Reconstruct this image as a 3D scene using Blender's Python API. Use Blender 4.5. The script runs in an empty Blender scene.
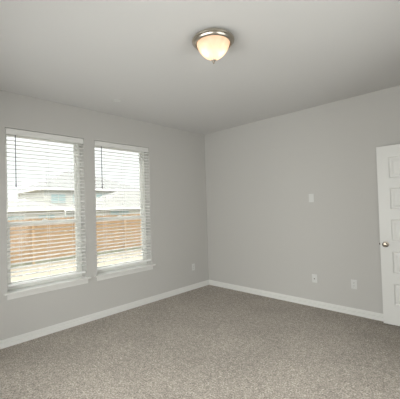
import bpy, bmesh, math, random
from mathutils import Vector, Matrix
random.seed(7)
S = bpy.context.scene
COL = S.collection

# ---------------------------------------------------------------- camera
cam_d = bpy.data.cameras.new('camera')
cam_d.sensor_fit = 'HORIZONTAL'
cam_d.sensor_width = 36.0
cam_d.lens = 304.013 / 400 * 36.0
cam_d.clip_start = 0.02
cam = bpy.data.objects.new('camera', cam_d)
COL.objects.link(cam)
_r = Vector((0.72165217, 0.69158808, -0.03039856))
_u = Vector((0.03692081, 0.00539832, 0.99930361))
_f = Vector((-0.69127057, 0.72227196, 0.02163828))
M4 = Matrix((( _r.x, _u.x, -_f.x, 3.7616),
             ( _r.y, _u.y, -_f.y, -4.1000),
             ( _r.z, _u.z, -_f.z, 1.4280),
             (0, 0, 0, 1)))
cam.matrix_world = M4
S.camera = cam

# ---------------------------------------------------------------- world, sun, added fill, exposure
world = bpy.data.worlds.new('overcast_sky')
S.world = world
world.use_nodes = True
# bright overcast: paler band at the horizon, much brighter cloud higher up
_wn, _wl = world.node_tree.nodes, world.node_tree.links
_bg = _wn['Background']
_tc = _wn.new('ShaderNodeTexCoord')
_sx = _wn.new('ShaderNodeSeparateXYZ')
_wl.new(_tc.outputs['Generated'], _sx.inputs['Vector'])
_mr = _wn.new('ShaderNodeMapRange')
_mr.interpolation_type = 'SMOOTHSTEP'
_mr.inputs['From Min'].default_value = 0.16
_mr.inputs['From Max'].default_value = 0.55
_mr.inputs['To Min'].default_value = 1.3
_mr.inputs['To Max'].default_value = 6.2
_wl.new(_sx.outputs['Z'], _mr.inputs['Value'])
_bg.inputs['Color'].default_value = (0.965, 0.985, 1.0, 1)
_wl.new(_mr.outputs['Result'], _bg.inputs['Strength'])

def light(name, kind, loc, rot, energy, color=(1, 1, 1), **kw):
    d = bpy.data.lights.new(name, kind)
    d.energy = energy
    d.color = color
    for k, v in kw.items():
        setattr(d, k, v)
    o = bpy.data.objects.new(name, d)
    o.location = loc
    o.rotation_euler = rot
    COL.objects.link(o)
    return o

# soft sun from behind the house: lights the fence and the neighbours, never enters the room
light('sun', 'SUN', (6, -4, 12), (math.radians(38), 0, math.radians(62)), 2.5, (1.0, 0.93, 0.82), angle=math.radians(6))
# added fill light outside the unseen, made-up window behind the camera
light('added_fill_back', 'AREA', (2.55, -5.05, 1.30), (math.radians(80), 0, 0), 118.0, (1.0, 0.982, 0.982),
      shape='RECTANGLE', size=3.5, size_y=1.8)
# second added fill light, outside the made-up window in the right wall
light('added_fill_right', 'AREA', (4.90, -2.45, 1.30), (math.radians(80), 0, math.radians(90)), 46.0, (1.0, 0.982, 0.982),
      shape='RECTANGLE', size=2.1, size_y=1.8)

S.view_settings.view_transform = 'Standard'
S.view_settings.look = 'None'
S.view_settings.exposure = 0.0
S.view_settings.gamma = 1.0
S.view_settings.use_curve_mapping = False

# ---------------------------------------------------------------- materials
def new_mat(name):
    m = bpy.data.materials.new(name)
    m.use_nodes = True
    nt = m.node_tree
    return m, nt, nt.nodes['Principled BSDF']

def pbr(name, col, rough=0.5, metal=0.0, bump=None, spec=None, vary=None):
    """col: base colour; bump: (scale, strength, distance); vary: (scale, amount)"""
    m, nt, b = new_mat(name)
    b.inputs['Base Color'].default_value = (*col, 1)
    b.inputs['Roughness'].default_value = rough
    b.inputs['Metallic'].default_value = metal
    if spec is not None:
        b.inputs['Specular IOR Level'].default_value = spec
    tc = nt.nodes.new('ShaderNodeTexCoord')
    if bump:
        n = nt.nodes.new('ShaderNodeTexNoise')
        n.inputs['Scale'].default_value = bump[0]
        n.inputs['Detail'].default_value = 3
        nt.links.new(tc.outputs['Object'], n.inputs['Vector'])
        bp = nt.nodes.new('ShaderNodeBump')
        bp.inputs['Strength'].default_value = bump[1]
        bp.inputs['Distance'].default_value = bump[2]
        nt.links.new(n.outputs['Fac'], bp.inputs['Height'])
        nt.links.new(bp.outputs['Normal'], b.inputs['Normal'])
    if vary:
        n = nt.nodes.new('ShaderNodeTexNoise')
        n.inputs['Scale'].default_value = vary[0]
        n.inputs['Detail'].default_value = 4
        nt.links.new(tc.outputs['Object'], n.inputs['Vector'])
        cr = nt.nodes.new('ShaderNodeValToRGB')
        a = vary[1]
        cr.color_ramp.elements[0].position = 0.3
        cr.color_ramp.elements[1].position = 0.7
        cr.color_ramp.elements[0].color = (*[c * (1 - a) for c in col], 1)
        cr.color_ramp.elements[1].color = (*[min(1, c * (1 + a)) for c in col], 1)
        nt.links.new(n.outputs['Fac'], cr.inputs['Fac'])
        nt.links.new(cr.outputs['Color'], b.inputs['Base Color'])
    return m

M_WALL = pbr('warm_grey_wall_paint', (0.522, 0.510, 0.488), 0.75, bump=(160, 0.12, 0.0015), spec=0.25)
M_CEIL = pbr('flat_white_ceiling_paint', (0.640, 0.632, 0.622), 0.9, bump=(140, 0.15, 0.0015), spec=0.15)
M_TRIM = pbr('semigloss_white_trim', (0.74, 0.735, 0.71), 0.38)
M_DOOR = pbr('satin_white_door', (0.72, 0.715, 0.69), 0.42)
M_VINYL = pbr('white_vinyl', (0.80, 0.80, 0.76), 0.4)
M_SLAT = pbr('white_faux_wood', (0.90, 0.90, 0.885), 0.5)
M_CORD = pbr('white_cord', (0.78, 0.78, 0.76), 0.8)
M_WAND = pbr('smoky_clear_wand', (0.13, 0.12, 0.17), 0.2)
M_PLATE = pbr('white_plastic_plate', (0.65, 0.65, 0.63), 0.35)
M_SLOT = pbr('dark_slot', (0.12, 0.115, 0.11), 0.6)
M_NICKEL = pbr('brushed_nickel', (0.46, 0.42, 0.36), 0.30, 1.0, bump=(900, 0.08, 0.0003))
M_KNOB = pbr('satin_nickel_knob', (0.27, 0.235, 0.195), 0.22, 1.0)
M_LATCH = pbr('dark_metal_latch_shade', (0.07, 0.06, 0.05), 0.5, 0.4)  # shade on the latch bolt is put into the colour; cable jack reuses it
M_GASKET = pbr('dark_rubber_threshold', (0.12, 0.11, 0.1), 0.7)

def carpet():
    m, nt, b = new_mat('beige_frieze_carpet')
    N, L = nt.nodes.new, nt.links.new
    tc = N('ShaderNodeTexCoord')
    def noise(scale, detail, rough=0.55):
        n = N('ShaderNodeTexNoise')
        n.inputs['Scale'].default_value = scale
        n.inputs['Detail'].default_value = detail
        n.inputs['Roughness'].default_value = rough
        L(tc.outputs['Object'], n.inputs['Vector'])
        return n
    fine, mid, big, tuft = noise(75, 3, 0.7), noise(22, 2), noise(2.2, 3, 0.6), noise(190, 1)
    cr = N('ShaderNodeValToRGB')
    e = cr.color_ramp.elements
    e[0].position, e[0].color = 0.30, (0.145, 0.119, 0.099, 1)
    e[1].position, e[1].color = 0.72, (0.62, 0.562, 0.495, 1)
    k = cr.color_ramp.elements.new(0.5)
    k.color = (0.325, 0.285, 0.243, 1)
    L(fine.outputs['Fac'], cr.inputs['Fac'])
    def shade(prev, n, lo, hi):
        mr = N('ShaderNodeMapRange')
        mr.inputs['From Min'].default_value = 0.3
        mr.inputs['From Max'].default_value = 0.7
        mr.inputs['To Min'].default_value = lo
        mr.inputs['To Max'].default_value = hi
        L(n.outputs['Fac'], mr.inputs['Value'])
        mx = N('ShaderNodeMix')
        mx.data_type = 'RGBA'
        mx.blend_type = 'MULTIPLY'
        mx.inputs['Factor'].default_value = 1
        L(prev, mx.inputs['A'])
        L(mr.outputs['Result'], mx.inputs['B'])
        return mx.outputs['Result']
    c = shade(cr.outputs['Color'], mid, 0.80, 1.18)
    c = shade(c, tuft, 0.72, 1.28)
    c = shade(c, big, 0.91, 1.09)
    L(c, b.inputs['Base Color'])
    b.inputs['Roughness'].default_value = 1.0
    b.inputs['Specular IOR Level'].default_value = 0.05
    b.inputs['Sheen Weight'].default_value = 0.15
    bp = N('ShaderNodeBump')
    bp.inputs['Strength'].default_value = 0.7
    bp.inputs['Distance'].default_value = 0.008
    L(fine.outputs['Fac'], bp.inputs['Height'])
    L(bp.outputs['Normal'], b.inputs['Normal'])
    return m
M_CARPET = carpet()

def glass():
    m = bpy.data.materials.new('window_glass')
    m.use_nodes = True
    nt = m.node_tree
    nt.nodes.clear()
    N, L = nt.nodes.new, nt.links.new
    out = N('ShaderNodeOutputMaterial')
    tr = N('ShaderNodeBsdfTransparent')
    tr.inputs['Color'].default_value = (0.96, 0.975, 0.96, 1)
    gl = N('ShaderNodeBsdfGlossy')
    gl.inputs['Roughness'].default_value = 0.02
    fr = N('ShaderNodeFresnel')
    fr.inputs['IOR'].default_value = 1.3
    mx = N('ShaderNodeMixShader')
    L(fr.outputs['Fac'], mx.inputs['Fac'])
    L(tr.outputs['BSDF'], mx.inputs[1])
    L(gl.outputs['BSDF'], mx.inputs[2])
    L(mx.outputs['Shader'], out.inputs['Surface'])
    return m
M_GLASS = glass()

def alabaster():
    """Lit alabaster glass: translucent shell that glows around the bulbs inside."""
    m, nt, b = new_mat('lit_alabaster_glass')
    N, L = nt.nodes.new, nt.links.new
    tc = N('ShaderNodeTexCoord')
    n = N('ShaderNodeTexNoise')
    n.inputs['Scale'].default_value = 9
    n.inputs['Detail'].default_value = 3
    n.inputs['Distortion'].default_value = 1.2
    L(tc.outputs['Object'], n.inputs['Vector'])
    cr = N('ShaderNodeValToRGB')
    cr.color_ramp.elements[0].position = 0.3
    cr.color_ramp.elements[0].color = (1.0, 0.62, 0.40, 1)
    cr.color_ramp.elements[1].position = 0.7
    cr.color_ramp.elements[1].color = (1.0, 0.78, 0.58, 1)
    L(n.outputs['Fac'], cr.inputs['Fac'])
    trl = N('ShaderNodeBsdfTranslucent')
    L(cr.outputs['Color'], trl.inputs['Color'])
    b.inputs['Base Color'].default_value = (0.50, 0.44, 0.38, 1)
    b.inputs['Roughness'].default_value = 0.25
    L(cr.outputs['Color'], b.inputs['Emission Color'])
    b.inputs['Emission Strength'].default_value = 0.40
    mx = N('ShaderNodeMixShader')
    mx.inputs['Fac'].default_value = 0.5
    L(b.outputs['BSDF'], mx.inputs[1])
    L(trl.outputs['BSDF'], mx.inputs[2])
    L(mx.outputs['Shader'], nt.nodes['Material Output'].inputs['Surface'])
    return m
M_ALAB = alabaster()

def planks(name, col, dark, width, axis='Y'):
    """Wood boards with grain, board to board variation."""
    m, nt, b = new_mat(name)
    N, L = nt.nodes.new, nt.links.new
    tc = N('ShaderNodeTexCoord')
    mp = N('ShaderNodeMapping')
    mp.inputs['Scale'].default_value = (12, 12, 0.7)
    L(tc.outputs['Object'], mp.inputs['Vector'])
    n = N('ShaderNodeTexNoise')
    n.inputs['Scale'].default_value = 1.2
    n.inputs['Detail'].default_value = 5
    L(mp.outputs['Vector'], n.inputs['Vector'])
    cr = N('ShaderNodeValToRGB')
    cr.color_ramp.elements[0].position = 0.3
    cr.color_ramp.elements[0].color = (*dark, 1)
    cr.color_ramp.elements[1].position = 0.7
    cr.color_ramp.elements[1].color = (*col, 1)
    L(n.outputs['Fac'], cr.inputs['Fac'])
    L(cr.outputs['Color'], b.inputs['Base Color'])
    b.inputs['Roughness'].default_value = 0.85
    return m
M_FENCE = planks('cedar_fence_boards', (0.25, 0.16, 0.088), (0.19, 0.118, 0.06), 0.14)
M_POST = pbr('pine_post', (0.29, 0.195, 0.11), 0.85, vary=(6, 0.12))
M_KICK = pbr('grey_green_kickboard', (0.15, 0.148, 0.105), 0.9, vary=(4, 0.15))  # grey-green with random mottling
M_SOIL = pbr('dry_tan_yard', (0.20, 0.172, 0.13), 1.0, vary=(1.5, 0.10), bump=(20, 0.3, 0.02))
M_SIDING = pbr('pale_siding', (0.40, 0.395, 0.365), 0.8, vary=(0.8, 0.04))
M_SOFFIT = pbr('shade_lifted_soffit', (0.80, 0.80, 0.77), 0.7)  # eave trim made pale in colour to lift the shade under the roofs
M_SHINGLE = pbr('pale_grey_shingle', (0.155, 0.153, 0.148), 0.9, vary=(3, 0.08))
M_SHINGLE2 = pbr('light_tan_shingle', (0.160, 0.155, 0.142), 0.9, vary=(3, 0.08))
M_PANE = pbr('teal_grey_window_pane', (0.24, 0.31, 0.31), 0.4)
M_BRICK = pbr('exterior_brick', (0.42, 0.33, 0.27), 0.9, vary=(9, 0.2))

# ---------------------------------------------------------------- mesh helpers
def box(bm, x0, x1, y0, y1, z0, z1, bevel=0.0):
    g = bmesh.ops.create_cube(bm, size=1)
    vs = g['verts']
    for v in vs:
        v.co = Vector(((x0 + x1) / 2 + v.co.x * (x1 - x0), (y0 + y1) / 2 + v.co.y * (y1 - y0), (z0 + z1) / 2 + v.co.z * (z1 - z0)))
    if bevel > 0:
        es = list({e for v in vs for e in v.link_edges})
        bmesh.ops.bevel(bm, geom=es, offset=bevel, segments=2, affect='EDGES', profile=0.5)

def lathe(bm, prof, n=48, mat=None):
    """prof: list of (radius, height) around +Z; mat moves the result."""
    mat = mat or Matrix.Identity(4)
    rings = []
    for r, h in prof:
        if r < 1e-6:
            rings.append([bm.verts.new(mat @ Vector((0, 0, h)))])
        else:
            rings.append([bm.verts.new(mat @ Vector((r * math.cos(2 * math.pi * i / n), r * math.sin(2 * math.pi * i / n), h))) for i in range(n)])
    for a, b in zip(rings, rings[1:]):
        for i in range(n):
            j = (i + 1) % n
            if len(a) == 1 and len(b) == 1:
                continue
            if len(a) == 1:
                bm.faces.new((a[0], b[i], b[j]))
            elif len(b) == 1:
                bm.faces.new((a[i], a[j], b[0]))
            else:
                bm.faces.new((a[i], a[j], b[j], b[i]))

def cyl(bm, p, q, r, n=12):
    p, q = Vector(p), Vector(q)
    d = q - p
    m = Matrix.Translation(p) @ d.to_track_quat('Z', 'Y').to_matrix().to_4x4()
    lathe(bm, [(0, 0), (r, 0), (r, d.length), (0, d.length)], n, m)

def extrude_profile(bm, prof, a, b, to3):
    """closed 2-D profile swept from a to b; to3(u, v, t) gives the point."""
    A = [bm.verts.new(to3(u, v, a)) for u, v in prof]
    B = [bm.verts.new(to3(u, v, b)) for u, v in prof]
    n = len(prof)
    for i in range(n):
        j = (i + 1) % n
        bm.faces.new((A[i], A[j], B[j], B[i]))
    bm.faces.new(A[::-1])
    bm.faces.new(B)

def obj(name, bm, mat, parent=None, loc=None, smooth=False, **props):
    bmesh.ops.recalc_face_normals(bm, faces=bm.faces)
    me = bpy.data.meshes.new(name)
    bm.to_mesh(me)
    bm.free()
    for m in (mat if isinstance(mat, (list, tuple)) else [mat]):
        me.materials.append(m)
    if smooth:
        for p in me.polygons:
            p.use_smooth = True
        try:
            me.set_sharp_from_angle(angle=math.radians(35))
        except Exception:
            pass
    o = bpy.data.objects.new(name, me)
    COL.objects.link(o)
    if parent is not None:
        o.parent = parent
    if loc is not None:
        o.location = loc
    for k, v in props.items():
        o[k] = v
    return o

def empty(name, loc, **props):
    o = bpy.data.objects.new(name, None)
    o.empty_display_size = 0.1
    o.location = loc
    COL.objects.link(o)
    for k, v in props.items():
        o[k] = v
    return o

def dup(root, loc, **props):
    """a copy of a thing, its parts and their sub-parts"""
    r = root.copy()
    COL.objects.link(r)
    r.location = loc
    for k, v in props.items():
        r[k] = v
    for ch in list(root.children):
        c = ch.copy()
        COL.objects.link(c)
        c.parent = r
        for g in list(ch.children):
            d = g.copy()
            COL.objects.link(d)
            d.parent = c
    return r

def wall(name, mat, axis, t0, t1, a0, a1, z0, z1, holes, label):
    """a wall slab: axis 'x' = lies across x from t0 to t1 and runs along y; 'y' the other way.
    holes: (a0, a1, z0, z1). One welded mesh with real reveals."""
    bm = bmesh.new()
    A = sorted({a0, a1, *[h[0] for h in holes], *[h[1] for h in holes]})
    Z = sorted({z0, z1, *[h[2] for h in holes], *[h[3] for h in holes]})
    def solid(i, j):
        if i < 0 or j < 0 or i >= len(A) - 1 or j >= len(Z) - 1:
            return False
        ca, cz = (A[i] + A[i + 1]) / 2, (Z[j] + Z[j + 1]) / 2
        return not any(h[0] < ca < h[1] and h[2] < cz < h[3] for h in holes)
    def P(t, a, z):
        return bm.verts.new((t, a, z) if axis == 'x' else (a, t, z))
    def quad(*ps):
        bm.faces.new([P(*p) for p in ps])
    for i in range(len(A) - 1):
        for j in range(len(Z) - 1):
            if not solid(i, j):
                continue
            l, r, b, t = A[i], A[i + 1], Z[j], Z[j + 1]
            for s in (t0, t1):
                quad((s, l, b), (s, r, b), (s, r, t), (s, l, t))
            if not solid(i - 1, j): quad((t0, l, b), (t1, l, b), (t1, l, t), (t0, l, t))
            if not solid(i + 1, j): quad((t0, r, b), (t1, r, b), (t1, r, t), (t0, r, t))
            if not solid(i, j - 1): quad((t0, l, b), (t1, l, b), (t1, r, b), (t0, r, b))
            if not solid(i, j + 1): quad((t0, l, t), (t1, l, t), (t1, r, t), (t0, r, t))
    bmesh.ops.remove_doubles(bm, verts=bm.verts, dist=1e-5)
    return obj(name, bm, mat, kind='structure', label=label, category='wall')

# ---------------------------------------------------------------- room shell
H = 2.74
XR, YB = 4.50, -4.64
T = 0.20
WIN = [(-3.180, -2.303), (-2.157, -1.272)]      # y-ranges of the two openings
ZS, ZT = 0.545, 2.345                           # opening bottom and top

bm = bmesh.new()
box(bm, -T, 4.76, YB - T, 0.12, -0.10, 0.0)
obj('floor', bm, M_CARPET, kind='structure', label='wall-to-wall beige speckled frieze carpet over the whole room', category='carpet')
bm = bmesh.new()
box(bm, -T, 4.74, YB - T, 0.12, H, H + 0.12)
obj('ceiling', bm, M_CEIL, kind='structure', label='flat off-white painted ceiling above the empty room', category='ceiling')

wall('wall_left', M_WALL, 'x', -T, 0.0, YB - T, 0.12, 0.0, H,
     [(a, b, ZS, ZT) for a, b in WIN], 'warm grey painted wall with the two blind-covered windows')
DY0, DY1, DZ = -0.915, -0.095, 2.07              # doorway in the short wall beside the open door
wall('wall_far', M_WALL, 'y', 0.0, 0.12, 0.0, 4.74, 0.0, H, [], 'warm grey painted wall behind the open white door')
wall('wall_doorway', M_WALL, 'x', 3.64, 3.76, -1.15, 0.0, 0.0, H, [(DY0, DY1, 0.0, DZ)], 'short grey wall holding the doorway of the open door')
wall('wall_return', M_WALL, 'y', -1.15, -1.03, 3.76, 4.62, 0.0, H, [], 'grey wall returning from the doorway to the right wall')
wall('wall_closet', M_WALL, 'x', 4.62, 4.74, -1.15, 0.0, 0.0, H, [], 'grey end wall of the space beyond the doorway')
RW = (-3.45, -1.45, 0.35, 2.05)  # opening added to let the fill light in
wall('wall_right', M_WALL, 'x', XR, XR + T, YB - T, -1.15, 0.0, H, [RW], 'plain grey right wall out of the frame')
BW = (0.8, 4.3, 0.35, 2.05)
wall('wall_back', M_WALL, 'y', YB - T, YB, 0.0, XR, 0.0, H, [BW], 'grey wall behind the camera with an opening added for fill light')

# baseboards: stepped colonial profile
BP = [(0, 0), (0.015, 0), (0.015, 0.044), (0.0015, 0.045), (0.0015, 0.058), (0.0105, 0.060), (0.0105, 0.070), (0.0045, 0.0715), (0.0045, 0.074), (0.007, 0.077), (0.006, 0.084), (0, 0.086)]
def baseboard(name, runs, label):
    bm = bmesh.new()
    for a, b, to3 in runs:
        extrude_profile(bm, BP, a, b, to3)
    return obj(name, bm, M_TRIM, kind='structure', label=label, category='baseboard')
baseboard('baseboard_left', [(YB, 0.0, lambda u, v, t: (u, t, v))], 'white profiled baseboard along the window wall')
baseboard('baseboard_far', [(0.0, 3.64, lambda u, v, t: (t, -u, v))], 'white profiled baseboard along the wall behind the door')
baseboard('baseboard_right', [(YB, -1.15, lambda u, v, t: (XR - u, t, v))], 'white profiled baseboard along the right wall')
baseboard('baseboard_back', [(0.0, XR, lambda u, v, t: (t, YB + u, v))], 'white profiled baseboard along the wall behind the camera')

# doorway casing and jamb
bm = bmesh.new()
for x0, x1 in ((3.622, 3.64), (3.76, 3.778)):
    box(bm, x0, x1, DY0 - 0.06, DY0 + 0.005, 0, DZ + 0.06, 0.003)
    box(bm, x0, x1, DY1 - 0.005, DY1 + 0.06, 0, DZ + 0.06, 0.003)
    box(bm, x0, x1, DY0 + 0.005, DY1 - 0.005, DZ - 0.005, DZ + 0.06, 0.003)
box(bm, 3.64, 3.76, DY0, DY0 + 0.016, 0, DZ)
box(bm, 3.64, 3.76, DY1 - 0.016, DY1, 0, DZ)
box(bm, 3.64, 3.76, DY0 + 0.016, DY1 - 0.016, DZ - 0.016, DZ)
obj('trim_1', bm, M_TRIM, kind='structure', label='white casing around the doorway of the open door', category='door casing')

# ---------------------------------------------------------------- windows
def window(name, ya, yb, label):
    root = empty(name, (0, (ya + yb) / 2, ZS), kind='structure', label=label, category='window')
    hw = (yb - ya) / 2
    h = ZT - ZS
    # vinyl master frame
    bm = bmesh.new()
    xf0, xf1 = -0.195, -0.125
    fw = 0.030
    box(bm, xf0, xf1, -hw, -hw + fw, 0, h, 0.002)
    box(bm, xf0, xf1, hw - fw, hw, 0, h, 0.002)
    box(bm, xf0, xf1, -hw + fw, hw - fw, h - fw, h, 0.002)
    box(bm, xf0, xf1, -hw + fw, hw - fw, 0, 0.045, 0.002)
    obj('window_frame', bm, M_VINYL, root)
    mr = 1.292 - ZS                                    # centre of the meeting rail
    def sash(nm, x0, x1, z0, z1, st, bot, top):
        bm = bmesh.new()
        a, b = -hw + fw, hw - fw
        box(bm, x0, x1, a, a + st, z0, z1, 0.003)
        box(bm, x0, x1, b - st, b, z0, z1, 0.003)
        box(bm, x0, x1, a + st, b - st, z0, z0 + bot, 0.003)
        box(bm, x0, x1, a + st, b - st, z1 - top, z1, 0.003)
        s = obj(nm, bm, M_VINYL, root)
        bm = bmesh.new()
        xc = (x0 + x1) / 2
        box(bm, xc - 0.003, xc + 0.003, a + st - 0.004, b - st + 0.004, z0 + bot - 0.004, z1 - top + 0.004)
        obj('glass_pane', bm, M_GLASS, s)
        return s
    sash('upper_sash', -0.190, -0.165, mr - 0.02, h - fw, 0.024, 0.040, 0.026)
    lo = sash('lower_sash', -0.160, -0.132, 0.045, mr + 0.022, 0.034, 0.050, 0.044)
    bm = bmesh.new()
    box(bm, -0.160, -0.134, -0.03, 0.03, mr + 0.0225, mr + 0.034, 0.003)
    cyl(bm, (-0.147, 0.0, mr + 0.034), (-0.147, 0.0, mr + 0.040), 0.010)
    obj('sash_lock', bm, M_VINYL, lo)
    # stool with horns and apron
    bm = bmesh.new()
    box(bm, -0.124, 0.0, -hw + 0.001, hw - 0.001, 0.0005, 0.021)
    box(bm, 0.0003, 0.040, -hw - 0.040, hw + 0.045, 0.0005, 0.021, 0.005)
    obj('window_sill', bm, M_TRIM, root)
    bm = bmesh.new()
    prof = [(0.0003, 0), (0.0003, -0.056), (0.008, -0.056), (0.011, -0.050), (0.011, -0.034), (0.0145, -0.028), (0.0145, 0)]
    extrude_profile(bm, prof, -hw - 0.006, hw + 0.012, lambda u, v, t: (u, t, v))
    obj('apron', bm, M_TRIM, root)
    return root
window('window_1', *WIN[0], 'white single-hung window on the left, nearer the left edge of the photo')
window('window_2', *WIN[1], 'white single-hung window on the right, nearer the room corner')

# two unseen windows added behind and beside the camera to admit fill light
def added_fill_window(name, loc, rz, width, height, label):
    root = empty(name, loc, kind='structure', label=label, category='window')
    root.rotation_euler = (0, 0, rz)
    w2, h2 = width / 2, height
    bm = bmesh.new()
    for xa, xb in ((-w2, -w2 + 0.05), (w2 - 0.05, w2), (-0.03, 0.03)):
        box(bm, xa, xb, -0.19, -0.12, 0, h2, 0.003)
    for za, zb in ((0, 0.05), (h2 - 0.05, h2)):
        box(bm, -w2 + 0.05, -0.03, -0.19, -0.12, za, zb, 0.003)
        box(bm, 0.03, w2 - 0.05, -0.19, -0.12, za, zb, 0.003)
    obj('window_frame', bm, M_VINYL, root)
    for a, b in ((-w2 + 0.04, -0.02), (0.02, w2 - 0.04)):
        bm = bmesh.new()
        box(bm, a, b, -0.158, -0.152, 0.04, h2 - 0.04)
        obj('glass_pane', bm, M_GLASS, root)
    bm = bmesh.new()
    box(bm, -w2 - 0.04, w2 + 0.04, 0.0003, 0.04, 0.0005, 0.021, 0.004)
    box(bm, -w2 + 0.001, w2 - 0.001, -0.119, 0.0, 0.0005, 0.021)
    obj('window_sill', bm, M_TRIM, root)
added_fill_window('added_window_3', (2.55, YB, BW[2]), 0, BW[1] - BW[0], BW[3] - BW[2], 'unseen wide white window added behind the camera for fill light')
added_fill_window('added_window_4', (XR, -2.45, RW[2]), math.radians(90), 2.0, RW[3] - RW[2], 'unseen wide white window added in the right wall for fill light')

# ---------------------------------------------------------------- the open door
door = empty('door_1', (2.811, -0.1, 0.014), kind='structure',
             label='white five-panel interior door swung open against the far wall', category='door')
DW, DH, DT = 0.810, 2.040, 0.035
PZ = [(0.225, 0.470), (0.588, 0.833), (0.950, 1.195), (1.311, 1.556), (1.668, 1.908)]
def slab():
    bm = bmesh.new()
    xs = [0, 0.118, DW - 0.118, DW]
    zs = [0] + [z for p in PZ for z in p] + [DH]
    def q(pts):
        bm.faces.new([bm.verts.new(p) for p in pts])
    for side in (0, 1):
        y0 = 0.0 if side == 0 else DT
        sg = 1 if side == 0 else -1
        for i in range(3):
            for j in range(len(zs) - 1):
                x0, x1, z0, z1 = xs[i], xs[i + 1], zs[j], zs[j + 1]
                if i == 1 and j % 2 == 1:
                    lev = [(0, 0), (0.004, 0.003), (0.010, 0.0085), (0.020, 0.0095), (0.028, 0.0085), (0.048, 0.003), (0.050, 0.003)]
                    for (m0, d0), (m1, d1) in zip(lev, lev[1:]):
                        A = [(x0 + m0, y0 + sg * d0, z0 + m0), (x1 - m0, y0 + sg * d0, z0 + m0), (x1 - m0, y0 + sg * d0, z1 - m0), (x0 + m0, y0 + sg * d0, z1 - m0)]
                        B = [(x0 + m1, y0 + sg * d1, z0 + m1), (x1 - m1, y0 + sg * d1, z0 + m1), (x1 - m1, y0 + sg * d1, z1 - m1), (x0 + m1, y0 + sg * d1, z1 - m1)]
                        for k in range(4):
                            l = (k + 1) % 4
                            q((A[k], A[l], B[l], B[k]))
                    q(B)
                else:
                    q(((x0, y0, z0), (x1, y0, z0), (x1, y0, z1), (x0, y0, z1)))
    q(((0, 0, 0), (0, DT, 0), (0, DT, DH), (0, 0, DH)))
    q(((DW, 0, 0), (DW, DT, 0), (DW, DT, DH), (DW, 0, DH)))
    q(((0, 0, 0), (DW, 0, 0), (DW, DT, 0), (0, DT, 0)))
    q(((0, 0, DH), (DW, 0, DH), (DW, DT, DH), (0, DT, DH)))
    bmesh.ops.remove_doubles(bm, verts=bm.verts, dist=1e-5)
    return bm
obj('door_slab', slab(), M_DOOR, door)
KZ = 0.911
KP = [(0, 0.0), (0.033, 0.0), (0.033, 0.005), (0.030, 0.009), (0.016, 0.011), (0.0125, 0.016), (0.0125, 0.026),
      (0.017, 0.031), (0.0245, 0.036), (0.0275, 0.044), (0.0265, 0.052), (0.021, 0.058), (0.010, 0.060), (0, 0.0605)]
for s in (-1, 1):
    bm = bmesh.new()
    y = -0.0002 if s < 0 else DT + 0.0002
    m = Matrix.Translation((0.057, y, KZ)) @ Matrix.Rotation(math.radians(90 * (1 if s < 0 else -1)), 4, 'X')
    lathe(bm, KP if s < 0 else [(r, h * 0.95) for r, h in KP], 40, m)
    obj('door_knob', bm, M_KNOB, door, smooth=True, **({'label': 'round satin nickel door knob'} if s < 0 else {}))
bm = bmesh.new()
box(bm, -0.0012, 0.001, 0.005, 0.030, KZ - 0.028, KZ + 0.028, 0.0004)
box(bm, -0.012, -0.001, 0.010, 0.025, KZ - 0.011, KZ + 0.011, 0.002)
obj('latch', bm, M_LATCH, door, label='metal latch bolt, shade put into its dark colour')
for z in (0.20, 1.02, 1.84):
    bm = bmesh.new()
    cyl(bm, (DW + 0.007, -0.004, z - 0.045), (DW + 0.007, -0.004, z + 0.045), 0.0065)
    box(bm, DW - 0.001, DW + 0.003, 0.0, 0.03, z - 0.044, z + 0.044)
    obj('hinge', bm, M_KNOB, door, smooth=True)

# ---------------------------------------------------------------- blinds
def slat_mesh(half, tilt):
    bm = bmesh.new()
    n = 6
    W2, th, crown = 0.0305, 0.0042, 0.0022
    prof = []
    for i in range(n + 1):
        u = -W2 + 2 * W2 * i / n
        prof.append((u, crown * (1 - (u / W2) ** 2) + th / 2))
    for i in range(n, -1, -1):
        u = -W2 + 2 * W2 * i / n
        prof.append((u, crown * (1 - (u / W2) ** 2) - th / 2))
    c, s = math.cos(tilt), math.sin(tilt)
    extrude_profile(bm, [(u * c + v * s, -u * s + v * c) for u, v in prof], -half, half, lambda u, v, t: (u, t, v))
    return bm

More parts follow.
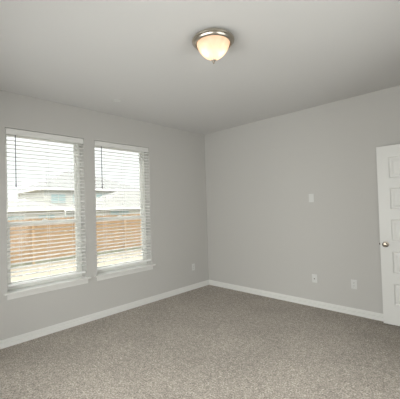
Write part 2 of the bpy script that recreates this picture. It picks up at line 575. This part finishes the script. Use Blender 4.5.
def make_blind(ya, yb, label):
    hw = (yb - ya) / 2 - 0.004
    h = ZT - ZS
    root = empty('window_blind', (-0.036, (ya + yb) / 2, ZS), label=label, category='blind',
                 group='white horizontal blinds in the two windows')
    bm = bmesh.new()
    vp = [(0.0235, h - 0.072), (0.0305, h - 0.072), (0.0335, h - 0.066), (0.0335, h - 0.012), (0.0305, h - 0.005), (0.0235, h - 0.005)]
    extrude_profile(bm, vp, -hw, hw, lambda u, v, t: (u, t, v))
    obj('valance', bm, M_TRIM, root)
    bm = bmesh.new()
    box(bm, -0.026, 0.0225, -hw + 0.003, hw - 0.003, h - 0.055, h - 0.002, 0.002)
    obj('headrail', bm, M_SLAT, root)
    tilt = math.radians(3.2)
    z0, z1, pitch = 0.110 + 0.040, h - 0.086, 0.0452
    nsl = int((z1 - z0) / pitch) + 1
    first = None
    for k in range(nsl):
        z = z1 - k * pitch
        if first is None:
            first = obj('slat', slat_mesh(hw, tilt), M_SLAT, root, loc=(0, 0, z), smooth=True)
        else:
            s = first.copy()
            s.parent = root
            s.location = (0, 0, z)
            COL.objects.link(s)
    zb = z1 - (nsl - 1) * pitch
    bm = bmesh.new()
    box(bm, -0.025, 0.025, -hw, hw, 0.076, 0.098, 0.004)
    obj('bottom_rail', bm, M_SLAT, root, loc=(0, 0, 0))
    for y in (-0.30, 0.0, 0.30):
        bm = bmesh.new()
        for x in (-0.0322, 0.0322):
            cyl(bm, (x, y, 0.098), (x, y, h - 0.056), 0.0015, 6)
        for k in range(nsl):
            z = z1 - k * pitch - 0.003
            cyl(bm, (-0.0322, y, z + 0.0018), (0.0322, y, z - 0.0018), 0.0007, 4)
        obj('ladder_cord', bm, M_CORD, root)
    bm = bmesh.new()
    yw = -hw + 0.092
    cyl(bm, (0.0375, yw, 1.705 - ZS), (0.0375, yw, h - 0.076), 0.0042, 8)
    lathe(bm, [(0, 1.695 - ZS), (0.0055, 1.697 - ZS), (0.006, 1.735 - ZS), (0.0042, 1.742 - ZS)], 8, Matrix.Translation((0.0375, yw, 0)))
    cyl(bm, (0.026, yw, h - 0.078), (0.0375, yw, h - 0.078), 0.0025, 6)
    obj('tilt_wand', bm, M_WAND, root, smooth=True, label='dark slim tilt wand')
    return root
make_blind(*WIN[0], 'white wide-slat blind in the left window, nearer the left edge of the photo')
make_blind(*WIN[1], 'white wide-slat blind in the right window, nearer the room corner')

# ---------------------------------------------------------------- ceiling light
lamp = empty('ceiling_light', (2.25, -2.32, H), label='round flush-mount ceiling light with nickel rim and lit alabaster bowl', category='ceiling light')
bm = bmesh.new()
lathe(bm, [(0, -0.0005), (0.118, -0.0005), (0.122, -0.006), (0.140, -0.014), (0.156, -0.024), (0.163, -0.034), (0.164, -0.042), (0.160, -0.047),
           (0.153, -0.050), (0.150, -0.056), (0.146, -0.063), (0.138, -0.067), (0.134, -0.066), (0.132, -0.060), (0.132, -0.030), (0, -0.028)], 72)
obj('metal_pan', bm, M_NICKEL, lamp, smooth=True)
bm = bmesh.new()
BR, BZ, BD = 0.1285, -0.060, 0.124
prof = [(BR * a, BZ - BD * b) for a, b in ((1, 0), (0.985, 0.07), (0.955, 0.16), (0.91, 0.27), (0.85, 0.38), (0.775, 0.49), (0.69, 0.60), (0.59, 0.705),
                                            (0.48, 0.80), (0.36, 0.88), (0.24, 0.94), (0.12, 0.985), (0, 1))]
lathe(bm, prof, 64)
obj('glass_bowl', bm, M_ALAB, lamp, smooth=True, label='glowing peach and white alabaster glass bowl')
bm = bmesh.new()
zt = BZ - BD
lathe(bm, [(0, zt + 0.001), (0.017, zt + 0.0005), (0.019, zt - 0.003), (0.016, zt - 0.008), (0.008, zt - 0.011), (0.0055, zt - 0.015),
           (0.0075, zt - 0.020), (0.0075, zt - 0.026), (0.0035, zt - 0.031), (0, zt - 0.032)], 24)
obj('finial', bm, M_NICKEL, lamp, smooth=True)
for dx, dy in ((-0.020, -0.050), (0.045, 0.018)):
    light('lamp_bulb', 'POINT', (2.25 + dx, -2.32 + dy, H - 0.122), (0, 0, 0), 0.30, (1.0, 0.90, 0.78), shadow_soft_size=0.022)

# ---------------------------------------------------------------- ceiling cover plate
bm = bmesh.new()
lathe(bm, [(0, -0.0003), (0.050, -0.0003), (0.052, -0.002), (0.050, -0.005), (0.044, -0.0065), (0, -0.007)], 40)
obj('ceiling_cover_plate', bm, M_PLATE, loc=(0.53, -2.13, H), smooth=True,
    label='small flat round white cover plate on the ceiling near the windows', category='cover plate')

# ---------------------------------------------------------------- wall plates
def plate_bm(w=0.070, h=0.115):
    """plate facing -Y, back at y=0"""
    bm = bmesh.new()
    def ring(m, d):
        return [bm.verts.new(p) for p in ((-w / 2 + m, -d, -h / 2 + m), (w / 2 - m, -d, -h / 2 + m), (w / 2 - m, -d, h / 2 - m), (-w / 2 + m, -d, h / 2 - m))]
    rs = [ring(0, 0.0003), ring(0, 0.003), ring(0.002, 0.005), ring(0.006, 0.006)]
    bm.faces.new(rs[0][::-1])
    for a, b in zip(rs, rs[1:]):
        for k in range(4):
            l = (k + 1) % 4
            bm.faces.new((a[k], a[l], b[l], b[k]))
    bm.faces.new(rs[-1])
    return bm
def screw(parent, z):
    bm = bmesh.new()
    lathe(bm, [(0, 0.0058), (0.0032, 0.0058), (0.003, 0.0068), (0, 0.0072)], 12, Matrix.Translation((0, 0, z)) @ Matrix.Rotation(math.radians(90), 4, 'X'))
    obj('screw', bm, M_PLATE, parent, smooth=True)
def duplex(loc, rz, label):
    o = empty('power_outlet', loc, label=label, category='outlet', group='duplex power outlets low on the walls')
    o.rotation_euler = (0, 0, rz)
    obj('cover_plate', plate_bm(), M_PLATE, o)
    for z in (-0.0195, 0.0195):
        bm = bmesh.new()
        box(bm, -0.0165, 0.0165, -0.0085, -0.0058, z - 0.014, z + 0.014, 0.002)
        f = obj('receptacle', bm, M_PLATE, o)
        bm = bmesh.new()
        box(bm, -0.0078, -0.0052, -0.0089, -0.0082, z - 0.002, z + 0.008)
        box(bm, 0.0052, 0.0078, -0.0089, -0.0082, z - 0.001, z + 0.007)
        cyl(bm, (0, -0.0082, z - 0.008), (0, -0.0089, z - 0.008), 0.0028, 10)
        obj('slots', bm, M_SLOT, f)
    screw(o, 0)
    return o
def coax(loc, label):
    o = empty('cable_outlet', loc, label=label, category='outlet')
    obj('cover_plate', plate_bm(), M_PLATE, o)
    bm = bmesh.new()
    R90 = Matrix.Translation((0, 0, -0.004)) @ Matrix.Rotation(math.radians(90), 4, 'X')
    lathe(bm, [(0, 0.0058), (0.0075, 0.0058), (0.0075, 0.009), (0.0048, 0.009), (0.0048, 0.017), (0.002, 0.017), (0, 0.015)], 12, R90)
    obj('coax_jack', bm, M_LATCH, o, smooth=True, label='dark round cable jack')
    screw(o, 0.042)
    screw(o, -0.042)
    return o
def blank(loc, label):
    o = empty('wall_plate', loc, label=label, category='wall plate')
    obj('cover_plate', plate_bm(0.070, 0.116), M_PLATE, o)
    bm = bmesh.new()
    box(bm, -0.0165, 0.0165, -0.0078, -0.0058, -0.033, 0.033, 0.0012)
    obj('insert', bm, M_PLATE, o)
    screw(o, 0.048)
    screw(o, -0.048)
    return o
duplex((0.0, -0.390, 0.378), math.radians(90), 'white power outlet low on the window wall, near the room corner')
coax((1.971, 0.0, 0.388), 'white cable outlet with one round jack, low on far wall left of duplex')
duplex((2.477, 0.0, 0.385), 0.0, 'white duplex power outlet low on the far wall, nearest the open door')
blank((1.968, 0.0, 1.493), 'white wall plate at mid height on the far wall, above the cable outlet')

# ---------------------------------------------------------------- outside
GZ = -0.70
bm = bmesh.new()
vs = [bm.verts.new(p) for p in ((-0.35, -16, GZ + 0.05), (-0.35, 26, GZ + 0.05), (-9.3, 26, GZ), (-9.3, -16, GZ), (-60, -40, GZ - 0.9), (-60, 60, GZ - 0.9), (-9.3, 60, GZ), (-9.3, -40, GZ))]
bm.faces.new(vs[:4])
bm.faces.new((vs[7], vs[3], vs[2], vs[6], vs[5], vs[4]))
obj('yard_ground', bm, M_SOIL, kind='structure', label='pale tan bare yard between the house and the wooden fence', category='ground')

# wooden privacy fence
FX = -9.5
fence = empty('wooden_fence', (FX, 3.0, GZ - 0.02), label='orange-brown wooden privacy fence across the yard outside the windows', category='fence')
PW = 0.142
y = -8.0
post_y = [-8.36 + 2.1 * k for k in range(14)]
for k in range(13):
    bm = bmesh.new()
    ya, yb = post_y[k], post_y[k + 1]
    n = 14
    for i in range(n):
        a = ya + (yb - ya) * i / n
        b = ya + (yb - ya) * (i + 1) / n - 0.006
        top = 1.84 + random.uniform(-0.008, 0.008)
        dx = random.uniform(0, 0.004)
        c = 0.03
        pts = [(a, 0.16), (b, 0.16), (b, top - c), (b - c, top), (a + c, top), (a, top - c)]
        A = [bm.verts.new((-0.02 + dx, p - 3.0, z)) for p, z in pts]
        B = [bm.verts.new((0.0 + dx, p - 3.0, z)) for p, z in pts]
        for q in range(6):
            r = (q + 1) % 6
            bm.faces.new((A[q], A[r], B[r], B[q]))
        bm.faces.new(A[::-1])
        bm.faces.new(B)
    obj('picket_panel', bm, M_FENCE, fence)
    bm = bmesh.new()
    box(bm, 0.004, 0.036, ya + 0.002 - 3.0, yb - 0.002 - 3.0, 0.0, 0.158)
    obj('kickboard', bm, M_KICK, fence, label='grey-green kickboard along the fence foot')
    for z in (0.42, 1.02, 1.60):
        bm = bmesh.new()
        box(bm, -0.062, -0.022, ya - 3.0, yb - 3.0, z - 0.045, z + 0.045)
        obj('rail', bm, M_FENCE, fence)
for p in post_y:
    bm = bmesh.new()
    box(bm, 0.005, 0.085, p - 0.04 - 3.0, p + 0.04 - 3.0, 0.0, 1.80, 0.006)
    obj('post', bm, M_POST, fence, label='paler pine post')

# neighbouring houses beyond the fence
def house(name, label, loc, dx, dy, eave, peak, ridge, roof_mat, windows, over=0.45, gable=False):
    """loc = front-left-bottom corner; house spans -dx in x, dy in y; ridge = (y0, y1) as fractions."""
    r = empty(name, loc, label=label, category='house', group='pale houses beyond the fence')
    bm = bmesh.new()
    box(bm, -dx, 0, 0, dy, 0, eave)
    w = obj('walls', bm, M_SIDING, r)
    bm = bmesh.new()
    o = over
    base = [(o, -o, eave), (o, dy + o, eave), (-dx - o, dy + o, eave), (-dx - o, -o, eave)]
    lo = [bm.verts.new(p) for p in base]
    up = [bm.verts.new((x, y_, z + 0.16)) for x, y_, z in base]
    ra = bm.verts.new((-dx / 2, dy * ridge[0], peak))
    rb = bm.verts.new((-dx / 2, dy * ridge[1], peak))
    trim_faces = [bm.faces.new(lo)]
    for i in range(4):
        j = (i + 1) % 4
        trim_faces.append(bm.faces.new((lo[i], lo[j], up[j], up[i])))
    for f in trim_faces:
        f.material_index = 1
    bm.faces.new((up[0], up[1], rb, ra))
    bm.faces.new((up[1], up[2], rb))
    bm.faces.new((up[2], up[3], ra, rb))
    bm.faces.new((up[3], up[0], ra))
    obj('roof', bm, [roof_mat, M_SOFFIT], r)
    for (y0, y1, z0, z1) in windows:
        bm = bmesh.new()
        t = 0.09
        box(bm, 0.002, 0.06, y0 - t, y0, z0 - t, z1 + t)
        box(bm, 0.002, 0.06, y1, y1 + t, z0 - t, z1 + t)
        box(bm, 0.002, 0.06, y0, y1, z0 - t, z0)
        box(bm, 0.002, 0.06, y0, y1, z1, z1 + t)
        box(bm, 0.002, 0.05, (y0 + y1) / 2 - 0.03, (y0 + y1) / 2 + 0.03, z0, z1)
        f = obj('window', bm, M_SIDING, r)
        bm = bmesh.new()
        box(bm, 0.003, 0.03, y0, y1, z0, z1)
        obj('pane', bm, M_PANE, f)
    return r
house('house', 'large pale two-storey house with a grey hip roof, tallest beyond the fence', (-30.0, 7.6, -1.3), 9.0, 12.2, 4.95, 7.6, (0.36, 0.50), M_SHINGLE,
      [(0.7, 2.2, 3.55, 4.5), (3.0, 4.4, 3.55, 4.5), (5.8, 7.4, 3.35, 4.6), (8.6, 10.6, 3.55, 4.6), (1.0, 3.0, 0.9, 2.2), (7.6, 9.6, 0.9, 2.2)])
house('house', 'low pale house with light tan roof, right of and before the tall house', (-19.5, 8.4, -1.0), 7.0, 12.0, 2.38, 4.25, (0.33, 0.75), M_SHINGLE2,
      [(0.8, 2.6, 1.0, 2.25), (4.3, 6.2, 1.0, 2.25)])
house('house', 'low pale house with a light tan roof behind the left part of the fence', (-21.5, 1.2, -1.0), 6.0, 5.0, 2.45, 3.5, (0.35, 0.6), M_SHINGLE2,
      [(0.8, 2.0, 1.0, 2.1), (3.0, 4.2, 1.0, 2.1)])
